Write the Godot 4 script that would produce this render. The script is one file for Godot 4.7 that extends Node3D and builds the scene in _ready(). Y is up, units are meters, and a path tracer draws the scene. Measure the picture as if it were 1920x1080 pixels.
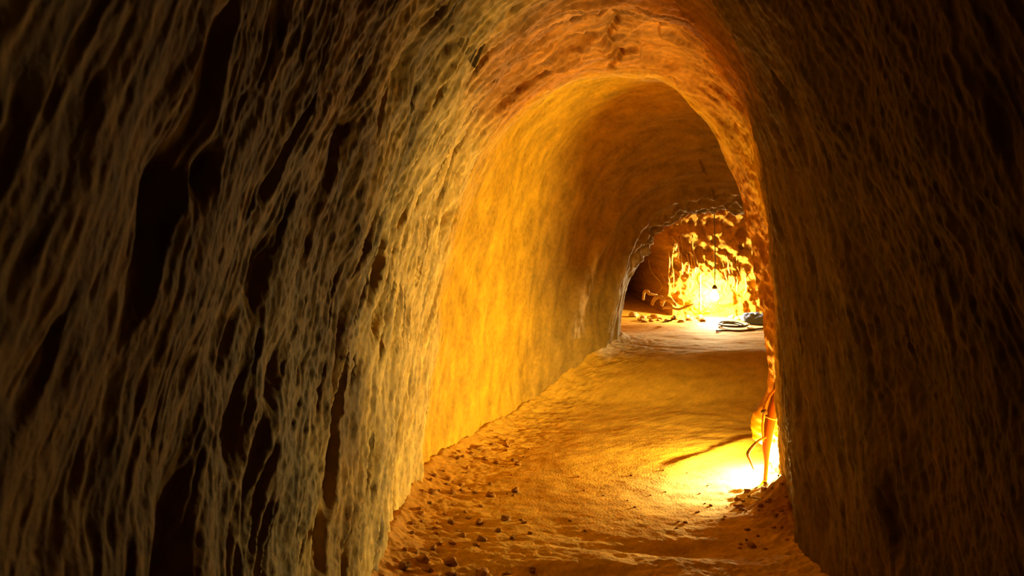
extends Node3D
# A hand-dug clay tunnel. y up, metres; the tunnel runs along -z (depth d = -z), bending to the right.

const LAMP_COLOR := Color(1.0, 0.74, 0.27)
const FAR_COLOR := Color(1.0, 0.80, 0.42)
const NEAR_BULB := Vector3(0.872, 0.068, -2.685)
const NEAR_POWER := 2.15
const FAR_POWER := 2.3
const FAR_BULB := Vector3(1.464, 0.353, -5.78)

var used := {}
var n_big := noise(11, 1.0, 3)
var n_pick := noise(23, 1.0, 2)
var n_pick2 := noise(29, 1.0, 2)
var n_fine := noise(37, 1.0, 2)
var n_grit := noise(41, 1.0, 2)
var n_tone := noise(53, 1.0, 3)
var rng := RandomNumberGenerator.new()

func _ready():
	rng.seed = 7
	# ---- camera, sky, lights, exposure
	var cam := Camera3D.new()
	cam.name = "camera"
	cam.position = Vector3(0, 0.8, 0)
	cam.set_frustum(0.05 * 1080.0 / 1500.0, Vector2(0, -0.05 * 100.0 / 1500.0), 0.05, 60.0)
	var ca := CameraAttributesPhysical.new()
	ca.frustum_focus_distance = 2.6
	ca.frustum_focal_length = 35.0
	ca.exposure_aperture = 14.0
	ca.frustum_near = 0.05
	ca.frustum_far = 60.0
	cam.attributes = ca
	cam.set_frustum(0.05 * 1080.0 / 1500.0, Vector2(0, -0.05 * 100.0 / 1500.0), 0.05, 60.0)
	add_child(cam)
	cam.current = true
	var env := Environment.new()
	env.background_mode = Environment.BG_COLOR
	env.background_color = Color(0, 0, 0)
	env.ambient_light_source = Environment.AMBIENT_SOURCE_DISABLED
	env.tonemap_mode = Environment.TONE_MAPPER_LINEAR
	env.tonemap_exposure = 1.0
	env.sdfgi_enabled = true
	env.ssao_enabled = true
	env.ssil_enabled = true
	var we := WorldEnvironment.new()
	we.name = "environment"
	we.environment = env
	add_child(we)
	# ---- the tunnel
	build_tunnel()
	build_floor()
	build_ends()
	# ---- lamps and the small things
	lamp_near()
	lamp_far()
	root_post()
	wall_pebbles()
	clods()
	far_things()

# ------------------------------------------------------------------ helpers
func noise(s: int, f: float, oct: int) -> FastNoiseLite:
	var n := FastNoiseLite.new()
	n.seed = s
	n.noise_type = FastNoiseLite.TYPE_SIMPLEX_SMOOTH
	n.frequency = f
	n.fractal_type = FastNoiseLite.FRACTAL_FBM
	n.fractal_octaves = oct
	return n

func numbered(called: String) -> String:
	var k: int = used.get(called, -1) + 1
	used[called] = k
	return called if k == 0 else "%s_%03d" % [called, k]

func tag(o: Node, label := "", category := "", group := "", kind := ""):
	if label: o.set_meta("label", label)
	if category: o.set_meta("category", category)
	if group: o.set_meta("group", group)
	if kind: o.set_meta("kind", kind)

func thing(called: String, at: Vector3, label: String, category: String, group := "") -> Node3D:
	var o := Node3D.new()
	o.name = numbered(called)
	o.position = at
	add_child(o, true)
	tag(o, label, category, group)
	return o

func part(called: String, mesh: Mesh, mat: Material, parent: Node) -> MeshInstance3D:
	var m := MeshInstance3D.new()
	m.name = numbered(called) if parent == self else called
	m.mesh = mesh
	m.material_override = mat
	parent.add_child(m, true)
	return m

func mat(c: Color, rough := 0.9) -> StandardMaterial3D:
	var m := StandardMaterial3D.new()
	m.albedo_color = c.linear_to_srgb()
	m.roughness = rough
	m.metallic_specular = 0.3
	return m

var clay_cache: StandardMaterial3D
func clay() -> StandardMaterial3D:
	if clay_cache: return clay_cache
	var n := noise(71, 0.035, 4)
	var img := n.get_seamless_image(512, 512, false, false, 0.2)
	img.convert(Image.FORMAT_RGBA8)
	img.bump_map_to_normal_map(5.0)
	var m := StandardMaterial3D.new()
	m.vertex_color_use_as_albedo = true
	m.roughness = 0.82
	m.metallic_specular = 0.35
	m.normal_enabled = true
	m.normal_texture = ImageTexture.create_from_image(img)
	m.normal_scale = 0.5
	m.uv1_triplanar = true
	m.uv1_world_triplanar = true
	m.uv1_scale = Vector3(5, 5, 5)
	clay_cache = m
	return m

func curve(table: Array, d: float) -> float:
	# monotone piecewise cubic-ish through [d, value] pairs
	if d <= table[0][0]: return table[0][1]
	for i in range(1, table.size()):
		if d <= table[i][0]:
			var a = table[i - 1]
			var b = table[i]
			var h: float = b[0] - a[0]
			var s: float = (b[1] - a[1]) / h
			var s0 := s
			var s1 := s
			if i > 1: s0 = (a[1] - table[i - 2][1]) / (a[0] - table[i - 2][0])
			if i < table.size() - 1: s1 = (table[i + 1][1] - b[1]) / (table[i + 1][0] - b[0])
			var m0 := 0.0 if s0 * s <= 0.0 else 2.0 * s0 * s / (s0 + s)
			var m1 := 0.0 if s1 * s <= 0.0 else 2.0 * s1 * s / (s1 + s)
			var t: float = (d - a[0]) / h
			var t2 := t * t
			var t3 := t2 * t
			return (2 * t3 - 3 * t2 + 1) * a[1] + (t3 - 2 * t2 + t) * h * m0 + (-2 * t3 + 3 * t2) * b[1] + (t3 - t2) * h * m1
	return table[-1][1]

# ------------------------------------------------------------------ the shape of the tunnel
var LEFT := [[-1.4, -0.42], [0.3, -0.37], [1.0, -0.34], [1.9, -0.31], [2.5, -0.29], [2.64, -0.27], [3.0, -0.15], [3.43, 0.03], [3.8, 0.26], [4.1, 0.50], [4.3, 0.585], [4.5, 0.615], [4.6, 0.58], [4.75, 0.42], [5.4, 0.45], [6.2, 0.55], [8.4, 0.75]]
var RIGHT := [[-1.4, 0.60], [0.5, 0.63], [1.2, 0.655], [1.9, 0.71], [2.3, 0.785], [2.45, 0.822], [2.52, 0.86], [2.62, 0.89], [2.70, 0.885], [2.78, 0.93], [3.0, 1.15], [3.4, 1.45], [4.3, 2.0], [4.6, 2.25], [5.2, 2.75], [6.4, 3.05], [8.4, 3.1]]
var MID := [[-1.4, 0.08], [0.5, 0.12], [1.2, 0.2], [1.9, 0.29], [2.3, 0.37], [2.7, 0.43], [3.1, 0.52], [3.8, 0.85], [4.5, 1.2], [5.2, 1.5], [8.4, 1.6]]
var CREST := [[-1.4, 1.5], [0.8, 1.46], [1.6, 1.40], [2.0, 1.38], [2.3, 1.42], [2.55, 1.39], [2.70, 1.355], [2.78, 1.385], [2.95, 1.41], [3.3, 1.40], [3.6, 1.32], [4.0, 1.14], [4.45, 0.93], [4.5, 0.925], [4.57, 1.12], [5.5, 1.35], [8.4, 1.3]]
var FLOOR := [[-1.4, 0.02], [1.5, 0.0], [3.3, 0.0], [3.6, 0.03], [3.85, 0.13], [4.02, 0.19], [4.2, 0.205], [5.0, 0.20], [6.0, 0.195], [8.4, 0.26]]
var EXPR := [[-1.4, 2.2], [0.5, 2.2], [1.9, 2.5], [2.42, 2.8], [2.68, 2.05], [8.4, 2.05]]
var EXPL := [[-1.4, 2.5], [2.7, 2.6], [4.5, 2.5], [4.8, 2.6], [8.4, 2.6]]

# hand-cut hollows in the near left wall: depth, height, half-width along d, half-height, how deep
var PITS := [[0.70, 0.83, 0.035, 0.045, 0.035], [0.80, 0.44, 0.05, 0.13, 0.05], [0.77, 0.86, 0.02, 0.025, 0.02], [1.10, 0.60, 0.035, 0.06, 0.03], [0.98, 0.56, 0.022, 0.05, 0.025],
	[1.42, 0.58, 0.03, 0.16, 0.03], [1.40, 0.32, 0.035, 0.17, 0.032], [1.68, 0.96, 0.035, 0.11, 0.03], [1.42, 1.10, 0.06, 0.06, 0.03], [1.2, 0.95, 0.04, 0.05, 0.025], [1.0, 0.75, 0.03, 0.06, 0.02], [1.05, 0.47, 0.02, 0.05, 0.02]]

var CRACK := [Vector2(0.08, 2.25), Vector2(0.14, 2.22), Vector2(0.21, 2.18), Vector2(0.29, 2.23), Vector2(0.315, 2.26), Vector2(0.30, 2.36), Vector2(0.285, 2.45), Vector2(0.335, 2.52), Vector2(0.32, 2.64)]

func section(d: float) -> Array:
	return [curve(LEFT, d), curve(RIGHT, d), curve(MID, d), curve(CREST, d), curve(FLOOR, d) - 0.04, curve(EXPL, d), curve(EXPR, d)]

func profile(s: Array, right: bool, u: float) -> Vector2:
	# u 0 at the foot, 1 at the crest
	var e: float = 2.0 / (s[6] if right else s[5])
	var a: float = u * PI / 2
	var w: float = pow(max(cos(a), 0.0), e)
	var h: float = pow(max(sin(a), 0.0), e)
	var half: float = (s[1] - s[2]) if right else (s[2] - s[0])
	return Vector2(s[2] + (half * w if right else -half * w), s[4] + (s[3] - s[4]) * h)

const NL := 560
const NR := 340

func smooth(a: float, b: float, x: float) -> float:
	return smoothstep(a, b, x)

func relief(p: Vector3, right: bool) -> float:
	# how far the wall stands out (+, into the tunnel) at p
	var d := -p.z
	var x := p.x
	var y := p.y
	var ds := d - 0.28 * y
	var near := 1.0 - smooth(2.45, 2.72, d + 0.06 * n_big.get_noise_2d(y * 3.0, 5.0))
	var far := smooth(4.3, 4.6, d)
	var r := 0.030 * n_big.get_noise_3d(x * 1.7, y * 1.7, d * 2.2)
	var nearl := near
	if right: nearl *= 0.55
	nearl *= lerpf(0.6, 1.0, smooth(0.5, 1.6, d))
	# pick marks: tall hollows
	var wd := ds + 0.03 * n_tone.get_noise_3d(x * 4.0, y * 4.0, d * 6.0)
	var g := n_pick.get_noise_3d(x * 2.6, y * 2.6, wd * 8.0)
	var g2 := n_pick2.get_noise_3d(x * 5.5, y * 5.5, wd * 17.0)
	r += nearl * (0.008 * g - 0.026 * smooth(0.25, 0.65, g) - 0.012 * smooth(0.25, 0.7, g2) + 0.004 * g2)
	var mid := (1.0 - near) * (1.0 - far)
	r += mid * (0.010 * g + 0.004 * g2 - 0.006 * smooth(0.2, 0.6, g2))
	r += smooth(4.65, 4.95, d) * (0.09 * n_pick2.get_noise_3d(x * 6.0, y * 5.0, d * 6.0))
	if d > 4.1 and d < 4.8 and y > 0.5:
		r += 0.05 * smooth(0.5, 0.75, y) * smooth(4.1, 4.4, d) * n_pick2.get_noise_3d(x * 11.0, y * 11.0, d * 9.0)
	if right and d > 2.45 and d < 3.6:
		r += 0.007 * smooth(2.5, 2.65, d) * (1.0 - smooth(0.9, 1.15, y)) * n_pick2.get_noise_3d(x * 26.0, y * 20.0, d * 26.0)
	# striations left by the blade, and grit
	if d > 0.3:
		var st := n_fine.get_noise_3d(x * 7.5, y * 7.5, wd * 36.0)
		r += st * (((0.0036 + 0.0050 * smooth(1.2, 2.0, d)) if not right else 0.003) * near + 0.0026 * mid + 0.004 * far)
		r += n_grit.get_noise_3d(x * 50.0, y * 34.0, d * 75.0) * (0.0030 * near * smooth(0.5, 1.5, d) + 0.0010)
	if not right and d < 2.4:
		for q in PITS:
			var dd: float = (d - q[0] - 0.25 * (y - q[1]) * q[2] / 0.05) / q[2]
			var hh: float = (y - q[1]) / q[3]
			var k := dd * dd + hh * hh
			if k < 4.0: r -= q[4] * exp(-k * 1.3)
	if not right:
		# the blade-cut rib where the near wall ends
		r += 0.022 * exp(-pow((d - 2.50 - 0.03 * (y - 0.5)) / 0.09, 2.0))
		# ribs at the far portal and before it
		r += 0.035 * exp(-pow((d - 3.80 - 0.18 * y) / 0.05, 2.0)) * smooth(0.3, 0.5, y)
		r += 0.030 * exp(-pow((d - 4.05 - 0.16 * y) / 0.04, 2.0)) * smooth(0.3, 0.5, y)
	# shallow flaked rings and the crack in the roof above the near lamp
	if y > 1.15 and d > 1.8 and d < 2.9:
		var roof := smooth(1.15, 1.3, y) * smooth(1.85, 2.0, d) * (1.0 - smooth(2.66, 2.8, d))
		var fl := d * 6.0 + 1.6 * n_big.get_noise_3d(x * 3.0, y * 2.0, d)
		fl -= floorf(fl)
		r += roof * 0.014 * fl * (1.0 - smooth(0.86, 1.0, fl))
		var near_crack := 1.0
		var here := Vector2(x + 0.012 * n_grit.get_noise_2d(x * 12.0, d * 12.0), d)
		for k in CRACK.size() - 1:
			if k == 3: continue
			near_crack = minf(near_crack, here.distance_to(Geometry2D.get_closest_point_to_segment(here, CRACK[k], CRACK[k + 1])))
		if near_crack < 0.05: r -= 0.022 * exp(-pow(near_crack / 0.011, 2.0))
	if right:
		# hollow in which the near lamp stands, and a clay lump added behind it to shade the deeper tunnel
		if y < 0.7 and d > 2.2 and d < 3.0:
			r -= 0.045 * exp(-pow((d - 2.60) / 0.06, 2.0)) * (1.0 - smooth(0.12, 0.34, y))
			r += 0.060 * exp(-pow((d - 2.73) / 0.024, 2.0)) * smooth(0.068, 0.105, y) * (1.0 - smooth(0.16, 0.28, y))
	return r

func tone(p: Vector3, right: bool) -> Color:
	# soil colour (linear): buff-olive clay in the older near stretch, orange laterite beyond, painted-in shade towards the portal
	var d := -p.z
	var e := d + 0.10 * n_big.get_noise_2d(p.y * 3.0, 5.0) + 0.05 * n_tone.get_noise_3d(p.x * 8.0, p.y * 4.0, d * 8.0)
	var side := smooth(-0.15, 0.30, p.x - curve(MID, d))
	var olive := Color(0.19, 0.13, 0.032).lerp(Color(0.50, 0.345, 0.080), smooth(1.05, 2.1, d + 0.8 * n_big.get_noise_2d(d * 2.0, p.y * 2.0 + 40.0))).lerp(Color(0.11, 0.06, 0.012), side)  # dimming toward the viewer and shade on the right side, painted into the soil
	var orange := Color(0.48, 0.275, 0.010)
	var shade_brown := Color(0.25, 0.15, 0.020)  # shade beyond the arch, put into the clay colour
	var c := olive.lerp(orange, smooth(2.46 - 0.25 * side, 2.58, e))
	var red := Color(0.35, 0.135, 0.008)
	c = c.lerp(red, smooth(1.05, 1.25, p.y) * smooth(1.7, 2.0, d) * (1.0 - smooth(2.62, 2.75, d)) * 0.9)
	if right: c = c.lerp(Color(0.34, 0.14, 0.010), smooth(2.5, 2.62, e) * smooth(0.1, 0.25, p.y) * (1.0 - smooth(0.95, 1.2, p.y)))
	c = c.lerp(shade_brown, smooth(3.2, 3.8, e))
	if not right and d > 3.6 and d < 4.75 and p.y > 0.3:
		# pale dry crust on the ribs
		var rib := maxf(exp(-pow((d - 3.80 - 0.18 * p.y) / 0.03, 2.0)), exp(-pow((d - 4.05 - 0.16 * p.y) / 0.025, 2.0)))
		c = c.lerp(Color(0.55, 0.44, 0.27), maxf(rib * 0.7, smooth(4.36, 4.46, e)) * (1.0 - smooth(0.65, 0.8, p.y)) * smooth(-0.25, 0.2, n_fine.get_noise_3d(p.x * 10.0, p.y * 10.0, d * 60.0)))
	if d > 5.0: c = Color(0.36, 0.18, 0.020)
	var v := 1.0 + 0.45 * n_tone.get_noise_3d(p.x * 6.0, p.y * 6.0, d * 16.0) + 0.25 * n_grit.get_noise_3d(p.x * 45.0, p.y * 40.0, d * 60.0)
	if d < 2.7: v *= 1.0 + 0.55 * n_fine.get_noise_3d(p.x * 5.0, p.y * 5.0, (d - 0.28 * p.y) * 30.0) * (1.0 - smooth(2.4, 2.6, e) * 0.7)
	return Color(c.r * v, c.g * v, c.b * v)

func depths() -> PackedFloat32Array:
	var out := PackedFloat32Array()
	var d := -1.3
	while d < 8.3:
		out.append(d)
		if d < 0.35: d += 0.1
		elif d < 2.45: d += clampf(d * d * 0.0029, 0.0018, 0.008)
		elif d < 3.1: d += 0.0055
		elif d < 4.75: d += 0.009
		elif d < 6.6: d += 0.02
		else: d += 0.06
	return out

func build_tunnel():
	var ds := depths()
	var nd := ds.size()
	var nv := NL + NR + 1
	var base := PackedVector3Array()
	base.resize(nd * nv)
	for i in nd:
		var s := section(ds[i])
		for half in 2:
			var right := half == 1
			var n := NR if right else NL
			# even steps along the arc
			var pts := PackedVector2Array()
			var len := PackedFloat32Array()
			var acc := 0.0
			for k in 49:
				var q := profile(s, right, k / 48.0)
				if k: acc += q.distance_to(pts[k - 1])
				pts.append(q)
				len.append(acc)
			var at := 0
			for j in n + 1:
				var want := acc * j / n
				while at < 47 and len[at + 1] < want: at += 1
				var q := pts[at].lerp(pts[at + 1], (want - len[at]) / maxf(len[at + 1] - len[at], 1e-6))
				var row := nv - 1 - j if right else j
				base[i * nv + row] = Vector3(q.x, q.y, -ds[i])
	var pos := PackedVector3Array()
	var col := PackedColorArray()
	pos.resize(nd * nv)
	col.resize(nd * nv)
	for i in nd:
		for j in nv:
			var k := i * nv + j
			var p := base[k]
			var nrm := grid_normal(base, nd, nv, i, j)
			var right := j > NL
			var r := relief(p, right)
			pos[k] = p + nrm * r
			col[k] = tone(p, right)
	var nor := PackedVector3Array()
	nor.resize(nd * nv)
	for i in nd:
		for j in nv:
			nor[i * nv + j] = grid_normal(pos, nd, nv, i, j)
	var a := int(NL * 0.74)
	var b := NL + int(NR * 0.28)
	var wl := shell(pos, nor, col, nd, nv, 0, a, "wall_left")
	tag(wl, "rough clay left wall of the tunnel, scored with upright pick marks", "wall", "", "structure")
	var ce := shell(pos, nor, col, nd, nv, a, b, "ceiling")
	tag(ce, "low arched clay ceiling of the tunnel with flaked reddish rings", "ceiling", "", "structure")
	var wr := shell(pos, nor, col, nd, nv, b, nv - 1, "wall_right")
	tag(wr, "clay right wall of the tunnel, darkened with painted shade, curving out of sight", "wall", "", "structure")

func grid_normal(p: PackedVector3Array, nd: int, nv: int, i: int, j: int) -> Vector3:
	var i0 := maxi(i - 1, 0)
	var i1 := mini(i + 1, nd - 1)
	var j0 := maxi(j - 1, 0)
	var j1 := mini(j + 1, nv - 1)
	var n := (p[i1 * nv + j] - p[i0 * nv + j]).cross(p[i * nv + j1] - p[i * nv + j0]).normalized()
	return n

func shell(pos: PackedVector3Array, nor: PackedVector3Array, col: PackedColorArray, nd: int, nv: int, j0: int, j1: int, called: String) -> MeshInstance3D:
	# the seen face, and a coarser back 0.25 m out in the earth, joined at the rims
	var w := j1 - j0 + 1
	var v := PackedVector3Array()
	var n := PackedVector3Array()
	var c := PackedColorArray()
	var ix := PackedInt32Array()
	for i in nd:
		v.append_array(pos.slice(i * nv + j0, i * nv + j1 + 1))
		n.append_array(nor.slice(i * nv + j0, i * nv + j1 + 1))
		c.append_array(col.slice(i * nv + j0, i * nv + j1 + 1))
	for i in nd - 1:
		for j in w - 1:
			var k := i * w + j
			ix.append_array([k, k + 1, k + w, k + 1, k + w + 1, k + w])
	# back
	var si := PackedInt32Array()
	var sj := PackedInt32Array()
	var i := 0
	while i < nd - 1:
		si.append(i)
		i += 24
	si.append(nd - 1)
	var j := 0
	while j < w - 1:
		sj.append(j)
		j += 24
	sj.append(w - 1)
	var o := v.size()
	for a in si:
		for b in sj:
			var k := a * w + b
			v.append(earth(v[k], (j0 + b) / float(nv - 1), called))
			n.append(-n[k])
			c.append(c[k])
	var bw := sj.size()
	for a in si.size() - 1:
		for b in bw - 1:
			var k := o + a * bw + b
			ix.append_array([k, k + bw, k + 1, k + 1, k + bw, k + bw + 1])
	for e in 2:
		var r0 := v.size()
		var edge := 0 if e == 0 else w - 1
		for a in nd:
			var k := a * w + edge
			v.append(earth(v[k], (j0 + edge) / float(nv - 1), called))
			n.append(-n[k])
			c.append(c[k])
		for a in nd - 1:
			var f0 := a * w + edge
			var f1 := f0 + w
			var g0 := r0 + a
			var g1 := g0 + 1
			ix.append_array([f0, f1, g0, f1, g1, g0] if e == 0 else [f0, g0, f1, f1, g0, g1])
	return part(called, arrays(v, n, c, ix), clay(), self)

func earth(p: Vector3, t: float, called: String) -> Vector3:
	# where the ground round the tunnel ends, for the backs of its walls
	if called == "floor": return Vector3(p.x, -0.5, p.z)
	return Vector3(1.1 - 3.2 * cos(PI * t), 0.6 + 2.4 * sin(PI * t), p.z)

func arrays(v: PackedVector3Array, n: PackedVector3Array, c: PackedColorArray, ix: PackedInt32Array) -> ArrayMesh:
	var a := []
	a.resize(Mesh.ARRAY_MAX)
	a[Mesh.ARRAY_VERTEX] = v
	a[Mesh.ARRAY_NORMAL] = n
	if c.size(): a[Mesh.ARRAY_COLOR] = c
	a[Mesh.ARRAY_INDEX] = ix
	var m := ArrayMesh.new()
	m.add_surface_from_arrays(Mesh.PRIMITIVE_TRIANGLES, a)
	return m

# ------------------------------------------------------------------ floor
func floor_height(x: float, d: float) -> float:
	var y := curve(FLOOR, d)
	var l := curve(LEFT, d)
	var r := curve(RIGHT, d)
	if d < 4.6:
		# swept up against the feet of the walls
		y += 0.05 * exp(-maxf(x - l, 0.0) / 0.07)
		y += 0.03 * exp(-maxf(r - x, 0.0) / 0.06) * (1.0 - smooth(2.4, 2.6, d))
	# bank of spoil in front of the near lamp
	y += 0.075 * exp(-pow((x - 0.86) / 0.13, 2.0) - pow((d - 2.36) / 0.10, 2.0))
	y += 0.016 * exp(-pow((x - 0.68) / 0.10, 2.0) - pow((d - 2.22) / 0.07, 2.0))
	# low ridge running from behind the lamp towards the left
	var q := Vector2(x - 0.76, d - 2.945).dot(Vector2(-0.73, -0.68))
	var e := Vector2(x - 0.76, d - 2.945).dot(Vector2(0.68, -0.73))
	y += 0.012 * exp(-pow(e / 0.04, 2.0)) * (1.0 - smooth(0.22, 0.36, absf(q)))
	# hollows trodden in the foreground
	y -= 0.018 * exp(-pow((x - 0.40) / 0.13, 2.0) - pow((d - 2.03) / 0.035, 2.0))
	y -= 0.018 * exp(-pow((x - 0.16) / 0.16, 2.0) - pow((d - 1.90) / 0.03, 2.0))
	y += 0.007 * n_big.get_noise_2d(x * 2.2, d * 3.0)
	var rough := 1.0 - 0.84 * smooth(0.0, 0.35, x - l) * (1.0 - 0.6 * (1.0 - smooth(1.8, 2.3, d)))
	if x > 0.6 and d < 2.5: rough = maxf(rough, smooth(0.6, 0.72, x))
	y += 0.008 * rough * n_pick.get_noise_2d(x * 7.0, d * 14.0)
	y += 0.005 * rough * n_pick2.get_noise_2d(x * 22.0 + d * 8.0, d * 34.0)
	y += 0.0022 * rough * n_fine.get_noise_2d(x * 60.0, d * 90.0)
	return y

func floor_tone(x: float, d: float) -> Color:
	var c := Color(0.56, 0.32, 0.023)
	var l := curve(LEFT, d)
	var w := d + 0.15 * n_big.get_noise_2d(x * 2.0, 3.0) - 0.10 * smooth(0.7, 1.1, x) * (1.0 - smooth(1.1, 1.5, x))
	var pale := smooth(3.95, 4.06, w) * (1.0 - smooth(5.3, 5.5, w + 0.5 * smooth(1.4, 1.0, x)))
	c = c.lerp(Color(0.74, 0.62, 0.42), pale)
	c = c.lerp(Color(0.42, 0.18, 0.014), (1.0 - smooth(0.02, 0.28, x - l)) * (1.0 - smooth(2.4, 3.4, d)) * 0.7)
	c = c.lerp(Color(0.72, 0.58, 0.32), exp(-pow((x - 0.62) / 0.20, 2.0) - pow((d - 2.48) / 0.17, 2.0)))  # pool of lamplight painted pale into the floor beside the low bulb
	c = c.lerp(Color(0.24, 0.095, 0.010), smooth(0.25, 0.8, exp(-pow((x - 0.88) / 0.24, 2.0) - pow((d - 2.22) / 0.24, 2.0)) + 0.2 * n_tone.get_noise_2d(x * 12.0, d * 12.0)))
	var v := 1.0 + 0.22 * n_tone.get_noise_2d(x * 9.0, d * 14.0) + 0.2 * n_grit.get_noise_2d(x * 70.0, d * 90.0)
	return Color(c.r * v, c.g * v, c.b * v)

func build_floor():
	var ds := PackedFloat32Array()
	var d := -1.4
	while d < 8.4:
		ds.append(d)
		if d < 1.5: d += 0.07
		elif d < 3.4: d += clampf(d * d * 0.0014, 0.004, 0.01)
		elif d < 4.7: d += 0.012
		elif d < 6.6: d += 0.02
		else: d += 0.08
	var nd := ds.size()
	var nv := 300
	var pos := PackedVector3Array()
	var col := PackedColorArray()
	for i in nd:
		var l: float = curve(LEFT, ds[i]) - 0.12
		var r: float = curve(RIGHT, ds[i]) + 0.12
		for j in nv:
			var x: float = lerpf(r, l, j / float(nv - 1))
			pos.append(Vector3(x, floor_height(x, ds[i]), -ds[i]))
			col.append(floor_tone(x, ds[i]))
	var nor := PackedVector3Array()
	for i in nd:
		for j in nv:
			nor.append(grid_normal(pos, nd, nv, i, j))
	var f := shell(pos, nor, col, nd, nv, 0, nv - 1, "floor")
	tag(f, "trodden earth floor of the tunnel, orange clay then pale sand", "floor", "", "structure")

# ------------------------------------------------------------------ the two ends
func sheet(called: String, x0: float, x1: float, y0: float, y1: float, nx: int, ny: int, depth: Callable, facing: float) -> MeshInstance3D:
	var pos := PackedVector3Array()
	var col := PackedColorArray()
	for i in ny:
		for j in nx:
			var x := lerpf(x0, x1, j / float(nx - 1))
			var y := lerpf(y0, y1, i / float(ny - 1))
			var p := Vector3(x, y, -depth.call(x, y))
			pos.append(p)
			col.append(tone(p, true))
	var nor := PackedVector3Array()
	for i in ny:
		for j in nx:
			nor.append(grid_normal(pos, ny, nx, i, j) * facing)
	var ix := PackedInt32Array()
	for i in ny - 1:
		for j in nx - 1:
			var k := i * nx + j
			if facing > 0: ix.append_array([k, k + 1, k + nx, k + 1, k + nx + 1, k + nx])
			else: ix.append_array([k, k + nx, k + 1, k + 1, k + nx, k + nx + 1])
	# the earth behind it, as four rims and a back
	var o := pos.size()
	var cs := [0, nx - 1, nx * ny - 1, nx * (ny - 1)]
	for k in 4:
		var p := pos[cs[k]]
		pos.append(Vector3(p.x, p.y, p.z - 0.5 * (1.0 if facing < 0 else -1.0)))
		nor.append(Vector3(0, 0, facing))
		col.append(col[cs[k]])
	ix.append_array([o, o + 1, o + 2, o, o + 2, o + 3])
	for k in 4:
		ix.append_array([cs[k], cs[(k + 1) % 4], o + k, cs[(k + 1) % 4], o + (k + 1) % 4, o + k])
	return part(called, arrays(pos, nor, col, ix), clay(), self)

func back_depth(x: float, y: float) -> float:
	var d := lerpf(7.6, 6.0, smooth(1.08, 1.20, x + 0.06 * n_big.get_noise_2d(y * 4.0, 1.0)))
	d -= 0.30 * smooth(1.9, 2.4, x)
	d += 0.35 * smooth(0.45, 1.1, y)
	d -= 0.10 * n_pick.get_noise_3d(x * 4.5, y * 4.5, 3.0)
	d -= 0.08 * maxf(n_pick2.get_noise_3d(x * 12.0, y * 10.0, 7.0), -0.2)
	d = lerpf(d, 5.95, 0.9 * exp(-pow((x - 1.46) / 0.17, 2.0) - pow((y - 0.34) / 0.16, 2.0)))
	d -= 0.02 * n_fine.get_noise_3d(x * 40.0, y * 28.0, 2.0)
	return d

func build_ends():
	var b := sheet("wall_back", 0.4, 3.3, 0.05, 1.5, 300, 180, back_depth, -1.0)
	tag(b, "lumpy clay end wall of the far chamber behind the lamp", "wall", "", "structure")
	var f := sheet("wall_front", -0.8, 1.1, -0.1, 1.7, 40, 40, func(x, y): return -1.15 + 0.06 * n_big.get_noise_2d(x * 3.0, y * 3.0), 1.0)
	tag(f, "clay face closing the tunnel behind the viewer", "wall", "", "structure")

# ------------------------------------------------------------------ lamps
func bulb_mesh(r: float) -> ArrayMesh:
	# lathed pear shape, cap up
	return lathe([[0.0, -1.0], [0.42, -0.9], [0.78, -0.62], [0.98, -0.15], [0.97, 0.2], [0.78, 0.62], [0.5, 1.0], [0.36, 1.3], [0.34, 1.45], [0.0, 1.46]], r, 28)

func lathe(prof: Array, k: float, n: int) -> ArrayMesh:
	var st := SurfaceTool.new()
	st.begin(Mesh.PRIMITIVE_TRIANGLES)
	st.set_smooth_group(0)
	for i in prof.size() - 1:
		for j in n:
			var a0 := TAU * j / n
			var a1 := TAU * (j + 1) / n
			var p := func(q, a): return Vector3(cos(a) * q[0], q[1], sin(a) * q[0]) * k
			var v = [p.call(prof[i], a0), p.call(prof[i], a1), p.call(prof[i + 1], a1), p.call(prof[i + 1], a0)]
			for t in [0, 1, 2, 0, 2, 3]: st.add_vertex(v[t])
	st.generate_normals()
	return st.commit()

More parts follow.
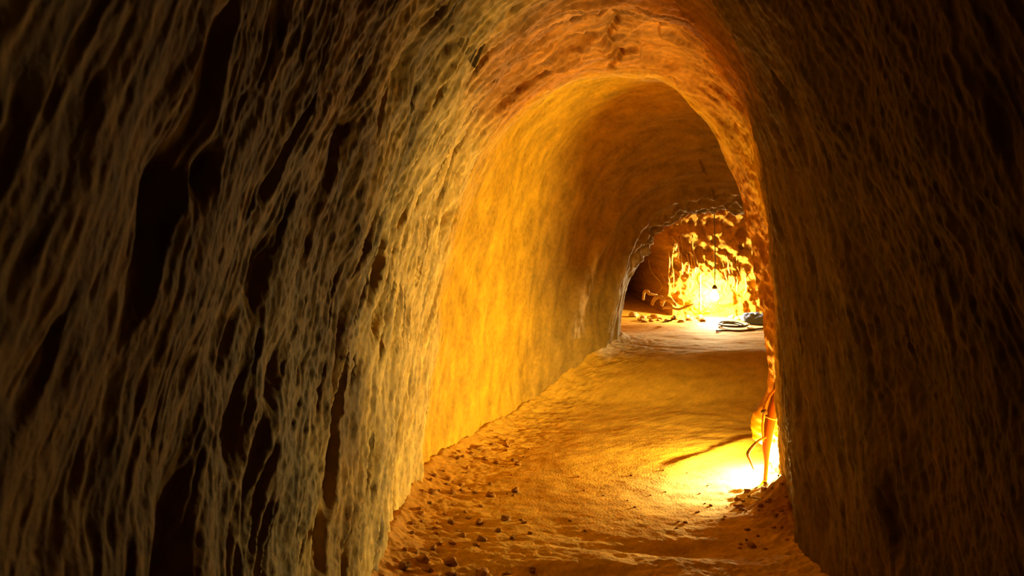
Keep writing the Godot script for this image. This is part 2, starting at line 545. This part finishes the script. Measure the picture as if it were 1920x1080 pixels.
func tube(path: Array, radii: Array, n := 10) -> ArrayMesh:
	# a bent tapering tube through the points
	var c := Curve3D.new()
	for k in path.size():
		var a: Vector3 = path[maxi(k - 1, 0)]
		var b: Vector3 = path[mini(k + 1, path.size() - 1)]
		c.add_point(path[k], (a - b) / 6.0, (b - a) / 6.0)
	var steps := (path.size() - 1) * 6
	var st := SurfaceTool.new()
	st.begin(Mesh.PRIMITIVE_TRIANGLES)
	st.set_smooth_group(0)
	var rings := []
	var side := Vector3.ZERO
	for s in steps + 1:
		var f := s / 6.0
		var k := mini(int(f), path.size() - 2)
		var p := c.sample(k, f - k)
		var q := c.sample(k, minf(f - k + 0.02, 1.0)) - c.sample(k, maxf(f - k - 0.02, 0.0))
		q = q.normalized()
		if side == Vector3.ZERO: side = q.cross(Vector3(0.3, 0.2, 0.9)).normalized()
		side = (side - q * side.dot(q)).normalized()
		var up := q.cross(side)
		var r: float = lerpf(radii[k], radii[k + 1], f - k)
		var ring := []
		for j in n:
			var a := TAU * j / n
			ring.append(p + (side * cos(a) + up * sin(a)) * r)
		ring.append(p)
		rings.append(ring)
	for s in steps:
		for j in n:
			var j1 := (j + 1) % n
			for v in [rings[s][j], rings[s + 1][j], rings[s + 1][j1], rings[s][j], rings[s + 1][j1], rings[s][j1]]: st.add_vertex(v)
	for j in n:
		var j1 := (j + 1) % n
		for v in [rings[0][n], rings[0][j], rings[0][j1], rings[steps][n], rings[steps][j1], rings[steps][j]]: st.add_vertex(v)
	st.generate_normals()
	return st.commit()

func glow(e: float, c: Color) -> StandardMaterial3D:
	var m := mat(Color(0.9, 0.85, 0.7), 0.3)
	m.emission_enabled = true
	m.emission = c.linear_to_srgb()
	m.emission_energy_multiplier = e
	return m

func light_in(at: Vector3, energy: float, r: float, parent: Node, c: Color):
	var l := OmniLight3D.new()
	l.name = "bulb_light"
	l.light_color = c.linear_to_srgb()
	l.light_energy = energy
	l.light_size = r
	l.omni_range = 14.0
	l.omni_attenuation = 2.0
	l.shadow_enabled = true
	l.position = at
	parent.add_child(l)

func lamp_near():
	var base := Vector3(NEAR_BULB.x, floor_height(NEAR_BULB.x, -NEAR_BULB.z), NEAR_BULB.z)
	var t := thing("standing_bulb_lamp", base, "bare glowing bulb low in the hollow at the foot of the right wall", "lamp")
	var c := NEAR_BULB - base
	var b := part("bulb", bulb_mesh(0.021), glow(30.0, LAMP_COLOR), t)
	b.position = c
	b.rotation.x = PI
	var sk := part("socket", lathe([[0.0, 0.0], [1.0, 0.0], [1.1, 0.3], [1.0, 0.6], [1.05, 0.9], [0.8, 1.3], [0.0, 1.35]], 0.010, 20), mat(Color(0.05, 0.04, 0.03), 0.5), t)
	sk.position = Vector3(c.x, -0.006, c.z)
	light_in(c, NEAR_POWER, 0.012, t, LAMP_COLOR)

func lamp_far():
	var t := thing("hanging_bulb_lamp", FAR_BULB, "bare glowing bulb hung on a thin cord in the far chamber", "lamp")
	part("bulb", bulb_mesh(0.032), glow(30.0, FAR_COLOR), t)
	var sk := part("socket", lathe([[0.0, 0.0], [0.9, 0.0], [1.1, 0.3], [1.1, 1.2], [0.8, 1.6], [0.4, 2.2], [0.0, 2.25]], 0.018, 20), mat(Color(0.06, 0.045, 0.03), 0.5), t)
	sk.position.y = 0.046
	part("cord", tube([Vector3(0, 0.085, 0), Vector3(0.004, 0.3, 0), Vector3(-0.003, 0.6, 0.004), Vector3(0, 1.1, 0)], [0.004, 0.004, 0.004, 0.004], 8), mat(Color(0.05, 0.04, 0.03), 0.6), t)
	light_in(Vector3.ZERO, FAR_POWER, 0.03, t, FAR_COLOR)

func at(px: float, py: float, d: float) -> Vector3:
	return Vector3((px - 960.0) / 1500.0 * d, 0.8 - (py - 440.0) / 1500.0 * d, -d)

func root_post():
	# a reddish root standing against the wall, just before the lamp
	var bark := mat(Color(0.17, 0.042, 0.010), 0.8)
	var dark := mat(Color(0.07, 0.035, 0.015), 0.7)
	var foot := Vector3(0.80, floor_height(0.80, 2.60), -2.60)
	var t := thing("wooden_root", foot, "bent reddish root propped against the right wall beside the low bulb", "root")
	var pts := []
	for q in [[1434, 912, 2.60], [1437, 868, 2.61], [1438, 830, 2.62], [1445, 785, 2.635], [1456, 742, 2.65], [1463, 705, 2.66], [1468, 672, 2.675]]:
		pts.append(at(q[0], q[1], q[2]) - foot)
	pts[0].y = minf(pts[0].y, -0.01)
	part("shaft", tube(pts, [0.007, 0.007, 0.015, 0.018, 0.016, 0.013, 0.008], 12), bark, t)
	part("side_shoot", tube([at(1456, 728, 2.64) - foot, at(1446, 738, 2.625) - foot, at(1436, 757, 2.61) - foot, at(1431, 782, 2.605) - foot, at(1430, 812, 2.61) - foot, at(1434, 838, 2.62) - foot], [0.004, 0.0045, 0.0045, 0.004, 0.004, 0.003], 10), mat(Color(0.25, 0.09, 0.02), 0.7), t)
	var k := part("knot", clod_mesh(3, 0.7), dark, t)
	k.position = at(1433, 772, 2.605) - foot
	k.scale = Vector3(0.010, 0.008, 0.009)
	var rg := TorusMesh.new()
	rg.inner_radius = 0.016
	rg.outer_radius = 0.020
	rg.rings = 24
	rg.ring_segments = 8
	var b := part("binding", rg, mat(Color(0.55, 0.36, 0.18), 0.6), t)
	b.position = at(1445, 783, 2.635) - foot
	b.rotation = Vector3(0.1, 0, -0.25)
	# a dark hooked twig that leans out from the foot of the root
	var hb := at(1412, 880, 2.585)
	var h := part("hooked_twig", tube([at(1436, 820, 2.60) - hb, at(1424, 825, 2.59) - hb, at(1410, 838, 2.585) - hb, at(1402, 851, 2.58) - hb, at(1406, 863, 2.58) - hb, at(1413, 880, 2.585) - hb], [0.004, 0.004, 0.0045, 0.0055, 0.004, 0.002], 10), mat(Color(0.12, 0.06, 0.02), 0.8), self)
	var mesh_at := hb
	h.position = mesh_at
	tag(h, "dark hooked twig leaning off the red root over the bright floor", "twig")

func wall_pebbles():
	for q in [[1483, 742, 2.63, 0.016, "larger dark pebble stuck in the right wall beside the root top"], [1473, 778, 2.63, 0.009, "smaller dark pebble stuck in the right wall just right of the root binding"]]:
		var m := part("pebble", clod_mesh(1, 0.4), mat(Color(0.06, 0.035, 0.016), 0.8), self)
		m.position = at(q[0], q[1], q[2])
		m.scale = Vector3(q[3], q[3] * 1.3, q[3])
		tag(m, q[4], "pebble", "pebbles in the wall")

var clod_shapes := {}
func clod_mesh(kind: int, bump: float) -> ArrayMesh:
	# a lumpy, broken ball of earth of radius about 1
	var key := "%d %.1f" % [kind, bump]
	if clod_shapes.has(key): return clod_shapes[key]
	var st := SurfaceTool.new()
	st.begin(Mesh.PRIMITIVE_TRIANGLES)
	st.set_smooth_group(0)
	var n := 12
	var m := 8
	var pt := func(i: int, j: int) -> Vector3:
		var a := TAU * (i % n) / n
		var b := PI * j / m
		var v := Vector3(cos(a) * sin(b), cos(b), sin(a) * sin(b))
		return v * (1.0 + bump * n_tone.get_noise_3d(v.x * 0.9 + kind * 7.0, v.y * 0.9, v.z * 0.9) + 0.3 * bump * n_big.get_noise_3d(v.x * 3.0, v.y * 3.0 + kind * 5.0, v.z * 3.0))
	for i in n:
		for j in m:
			var q := [pt.call(i, j), pt.call(i + 1, j), pt.call(i + 1, j + 1), pt.call(i, j + 1)]
			for k in ([0, 1, 2, 0, 2, 3] if j > 0 else [0, 2, 3]): st.add_vertex(q[k])
	st.generate_normals()
	var r := st.commit()
	clod_shapes[key] = r
	return r

func drop_clod(called: String, x: float, d: float, size: float, m: Material, label: String, category: String, group: String) -> MeshInstance3D:
	var o := part(called, clod_mesh(rng.randi() % 6, 0.9), m, self)
	var flat := rng.randf_range(0.5, 0.75)
	o.scale = Vector3(size * rng.randf_range(0.9, 1.5), size * flat, size * rng.randf_range(0.8, 1.2))
	o.position = Vector3(x, floor_height(x, d) + size * flat * 0.45, -d)
	o.rotation.y = rng.randf() * TAU
	o.rotation.x = rng.randf_range(-0.2, 0.2)
	tag(o, label, category, group)
	return o

var taken := []
func clear(x: float, d: float, r: float) -> bool:
	for q in taken:
		if Vector2(x, d).distance_to(Vector2(q.x, q.y)) < (q.z + r) * 1.75: return false
	taken.append(Vector3(x, d, r))
	return true

func clods():
	var reds := [mat(Color(0.34, 0.15, 0.014)), mat(Color(0.40, 0.19, 0.02)), mat(Color(0.26, 0.12, 0.015))]
	for k in 120:
		var d := 1.84 + 1.3 * pow(rng.randf(), 1.5)
		var x := curve(LEFT, d) + 0.03 + 0.36 * pow(rng.randf(), 1.6) * (1.0 - 0.35 * (d - 1.84))
		var sz := 0.004 + 0.009 * pow(rng.randf(), 2.0) + 0.004 * (1.0 - smooth(1.8, 2.3, d))
		if not clear(x, d, sz): continue
		drop_clod("clay_clod", x, d, sz, reds[rng.randi() % 3], "small reddish clay clod strewn along the foot of the left wall", "clod", "clods along the left wall")
	for k in 60:
		var d := 2.44 - 0.42 * rng.randf()
		var x := 0.62 + 0.24 * rng.randf() - 0.25 * (2.44 - d) * rng.randf()
		var sz := 0.004 + 0.008 * pow(rng.randf(), 2.0)
		if not clear(x, d, sz): continue
		drop_clod("clay_clod", x, d, sz, reds[rng.randi() % 3], "small dark clay clod on the spoil bank before the low bulb", "clod", "clods on the spoil bank")
	for k in 22:
		var d := 2.15 + 0.6 * rng.randf()
		var x := 0.15 + 0.5 * rng.randf()
		drop_clod("clay_crumb", x, d, 0.0025 + 0.0025 * rng.randf(), reds[2], "tiny dark crumb on the brightly lit middle of the floor", "crumb", "crumbs on the bright floor")
	var q := at(1415, 948, 2.33)
	var c := part("wood_chip", tube([Vector3(-0.016, 0.002, -0.004), Vector3(0, 0.004, 0), Vector3(0.016, 0, 0.005)], [0.001, 0.0035, 0.001], 6), mat(Color(0.6, 0.45, 0.25)), self)
	c.position = Vector3(q.x, floor_height(q.x, 2.33) + 0.006, q.z)
	tag(c, "pale sliver of wood on the dark spoil bank", "wood chip")

const ORDER := ["first", "second", "third", "fourth", "fifth", "sixth", "seventh", "eighth", "ninth", "tenth", "eleventh", "twelfth", "thirteenth", "fourteenth"]

func far_things():
	var tan := [mat(Color(0.50, 0.28, 0.06)), mat(Color(0.42, 0.20, 0.03)), mat(Color(0.55, 0.36, 0.12))]
	# rubble fallen at the foot of the far wall, left of the lamp
	for k in 220:
		var d := 5.52 + 0.40 * rng.randf()
		var x := 0.88 + 0.50 * rng.randf()
		var sz := 0.012 + 0.022 * pow(rng.randf(), 1.5)
		if not clear(x, d, sz): continue
		drop_clod("clay_lump", x, d, sz, tan[rng.randi() % 3], "pale clay lump fallen at the foot of the far wall left of the hanging bulb", "clay lump", "lumps fallen in the far chamber")
	for k in 16:
		var d := 5.62 + 0.25 * rng.randf()
		var x := 1.60 + 0.24 * rng.randf()
		var sz := 0.018 + 0.018 * rng.randf()
		if not clear(x, d, sz): continue
		drop_clod("clay_lump", x, d, sz, tan[rng.randi() % 3], "clay lump at the foot of the far wall right of the hanging bulb", "clay lump", "lumps right of the far bulb")
	# curled roots and twigs on the rubble
	var labels := ["curled pale root rising highest over the far rubble, beside the dark hollow", "short thick curled root on the far rubble, second from the dark hollow", "arched pale root on the far rubble, third from the dark hollow", "low root lying on the far rubble nearest the bulb", "thin dark twig lying on the yellow sand before the far rubble"]
	var runs := [[[1206, 562], [1208, 548], [1214, 546], [1218, 551], [1232, 553]], [[1222, 572], [1228, 560], [1238, 557], [1243, 563], [1238, 566]], [[1240, 574], [1246, 562], [1256, 561], [1263, 568], [1268, 574]], [[1242, 578], [1258, 577], [1272, 580], [1290, 574], [1300, 570]], [[1243, 604], [1252, 602], [1259, 600], [1266, 596], [1262, 592]]]
	var deep := [5.55, 5.55, 5.55, 5.52, 5.30]
	for k in 5:
		var c := at(runs[k][0][0], runs[k][0][1], deep[k])
		var pts := []
		for q in runs[k]: pts.append(at(q[0], q[1], deep[k] + 0.02 * sin(q[0])) - c)
		var w := (0.013 if k < 3 else 0.008) if k < 4 else 0.006
		if k == 0: w = 0.010
		var o := part("curled_root" if k < 4 else "twig", tube(pts, [w * 0.8, w, w * 1.1, w, w * 0.5], 9), tan[0] if k < 4 else mat(Color(0.12, 0.07, 0.03)), self)
		o.position = c
		tag(o, labels[k], "root" if k < 4 else "twig", "")
	# rootlets hanging down the far wall
	for k in 20:
		var x := 1.13 + 0.021 * k + 0.006 * rng.randf() if k < 14 else 1.60 + 0.027 * (k - 14)
		var y0 := 0.50 + 0.30 * rng.randf()
		var ln := 0.10 + 0.22 * rng.randf()
		var pts := []
		var c := Vector3(x, y0, -back_depth(x, y0))
		for i in 4:
			var yy := y0 - ln * i / 3.0
			var xx := x + 0.005 * rng.randf_range(-1, 1)
			pts.append(Vector3(xx, yy, -back_depth(xx, yy) + 0.012) - c)
		var nth: String = ORDER[k if k < 14 else k - 14]
		var o := part("rootlet", tube(pts, [0.004, 0.006, 0.005, 0.002], 6), tan[2 if k % 2 else 0], self)
		o.position = c
		tag(o, ("thin rootlet on the far wall, %s counted from the dark hollow towards the bulb" if k < 14 else "thin rootlet on the far wall, %s rightwards from the hanging bulb") % nth, "rootlet", "rootlets on the far wall, left" if k < 14 else "rootlets on the far wall, right")
	# loops of cable and a pale plastic sheet on the sand at the right
	var cx := 1.44
	var cd := 5.22
	var fy := floor_height(cx, cd)
	var pts := []
	for i in 15:
		var a := TAU * i / 7.0
		var xx := cx + cos(a) * (0.065 + 0.002 * i)
		var dd := cd + sin(a) * (0.12 + 0.003 * i)
		pts.append(Vector3(xx - cx, floor_height(xx, dd) - fy + 0.008 + 0.001 * i, -dd + cd))
	var w := []
	w.resize(15)
	w.fill(0.006)
	var o := part("cable_coil", tube(pts, w, 8), mat(Color(0.09, 0.07, 0.05), 0.5), self)
	o.position = Vector3(cx, fy, -cd)
	tag(o, "dark cable coiled beside the pale bluish sheet on the far sand", "cable")
	pts = []
	for q in [[1.26, 4.93], [1.33, 5.00], [1.41, 4.96], [1.49, 5.00], [1.57, 5.04], [1.65, 5.10], [1.72, 5.13]]:
		pts.append(Vector3(q[0] - 1.26, floor_height(q[0], q[1]) + 0.006 - floor_height(1.26, 4.93), -q[1] + 4.93))
	w.resize(7)
	var o2 := part("loose_cable", tube(pts, w, 8), mat(Color(0.12, 0.08, 0.045), 0.5), self)
	o2.position = Vector3(1.26, floor_height(1.26, 4.93), -4.93)
	tag(o2, "dark loose cable snaking over the pale sand before the coil", "cable")
	cx = 1.66
	cd = 5.42
	fy = floor_height(cx, cd)
	var st := SurfaceTool.new()
	st.begin(Mesh.PRIMITIVE_TRIANGLES)
	st.set_smooth_group(0)
	var pt := func(i: int, j: int, up: float) -> Vector3:
		var r := j / 8.0
		var a := TAU * i / 28.0
		var xx := cx + cos(a) * 0.11 * r
		var dd := cd + sin(a) * 0.125 * r
		return Vector3(xx - cx, floor_height(xx, dd) - fy + 0.004 + maxf(0.0, 0.02 + 0.2 * (dd - cd)) + up * (0.014 + 0.018 * (1.0 - r * r) + 0.016 * n_pick2.get_noise_2d(xx * 22.0, dd * 22.0)) * (1.0 if r < 1.0 else 0.3), -dd + cd)
	for i in 28:
		for j in 8:
			for u in [1.0, 0.0]:
				var v := [pt.call(i, j, u), pt.call(i, j + 1, u), pt.call(i + 1, j + 1, u), pt.call(i + 1, j, u)]
				for k in ([0, 2, 1, 0, 3, 2] if u == 0.0 else [0, 1, 2, 0, 2, 3]): st.add_vertex(v[k])
	st.generate_normals()
	var sm := mat(Color(0.13, 0.19, 0.40), 0.4)
	var s := part("plastic_sheet", st.commit(), sm, self)
	s.position = Vector3(cx, fy, -cd)
	tag(s, "pale bluish crumpled plastic sheet on the far sand just right of the cable coil", "plastic sheet")
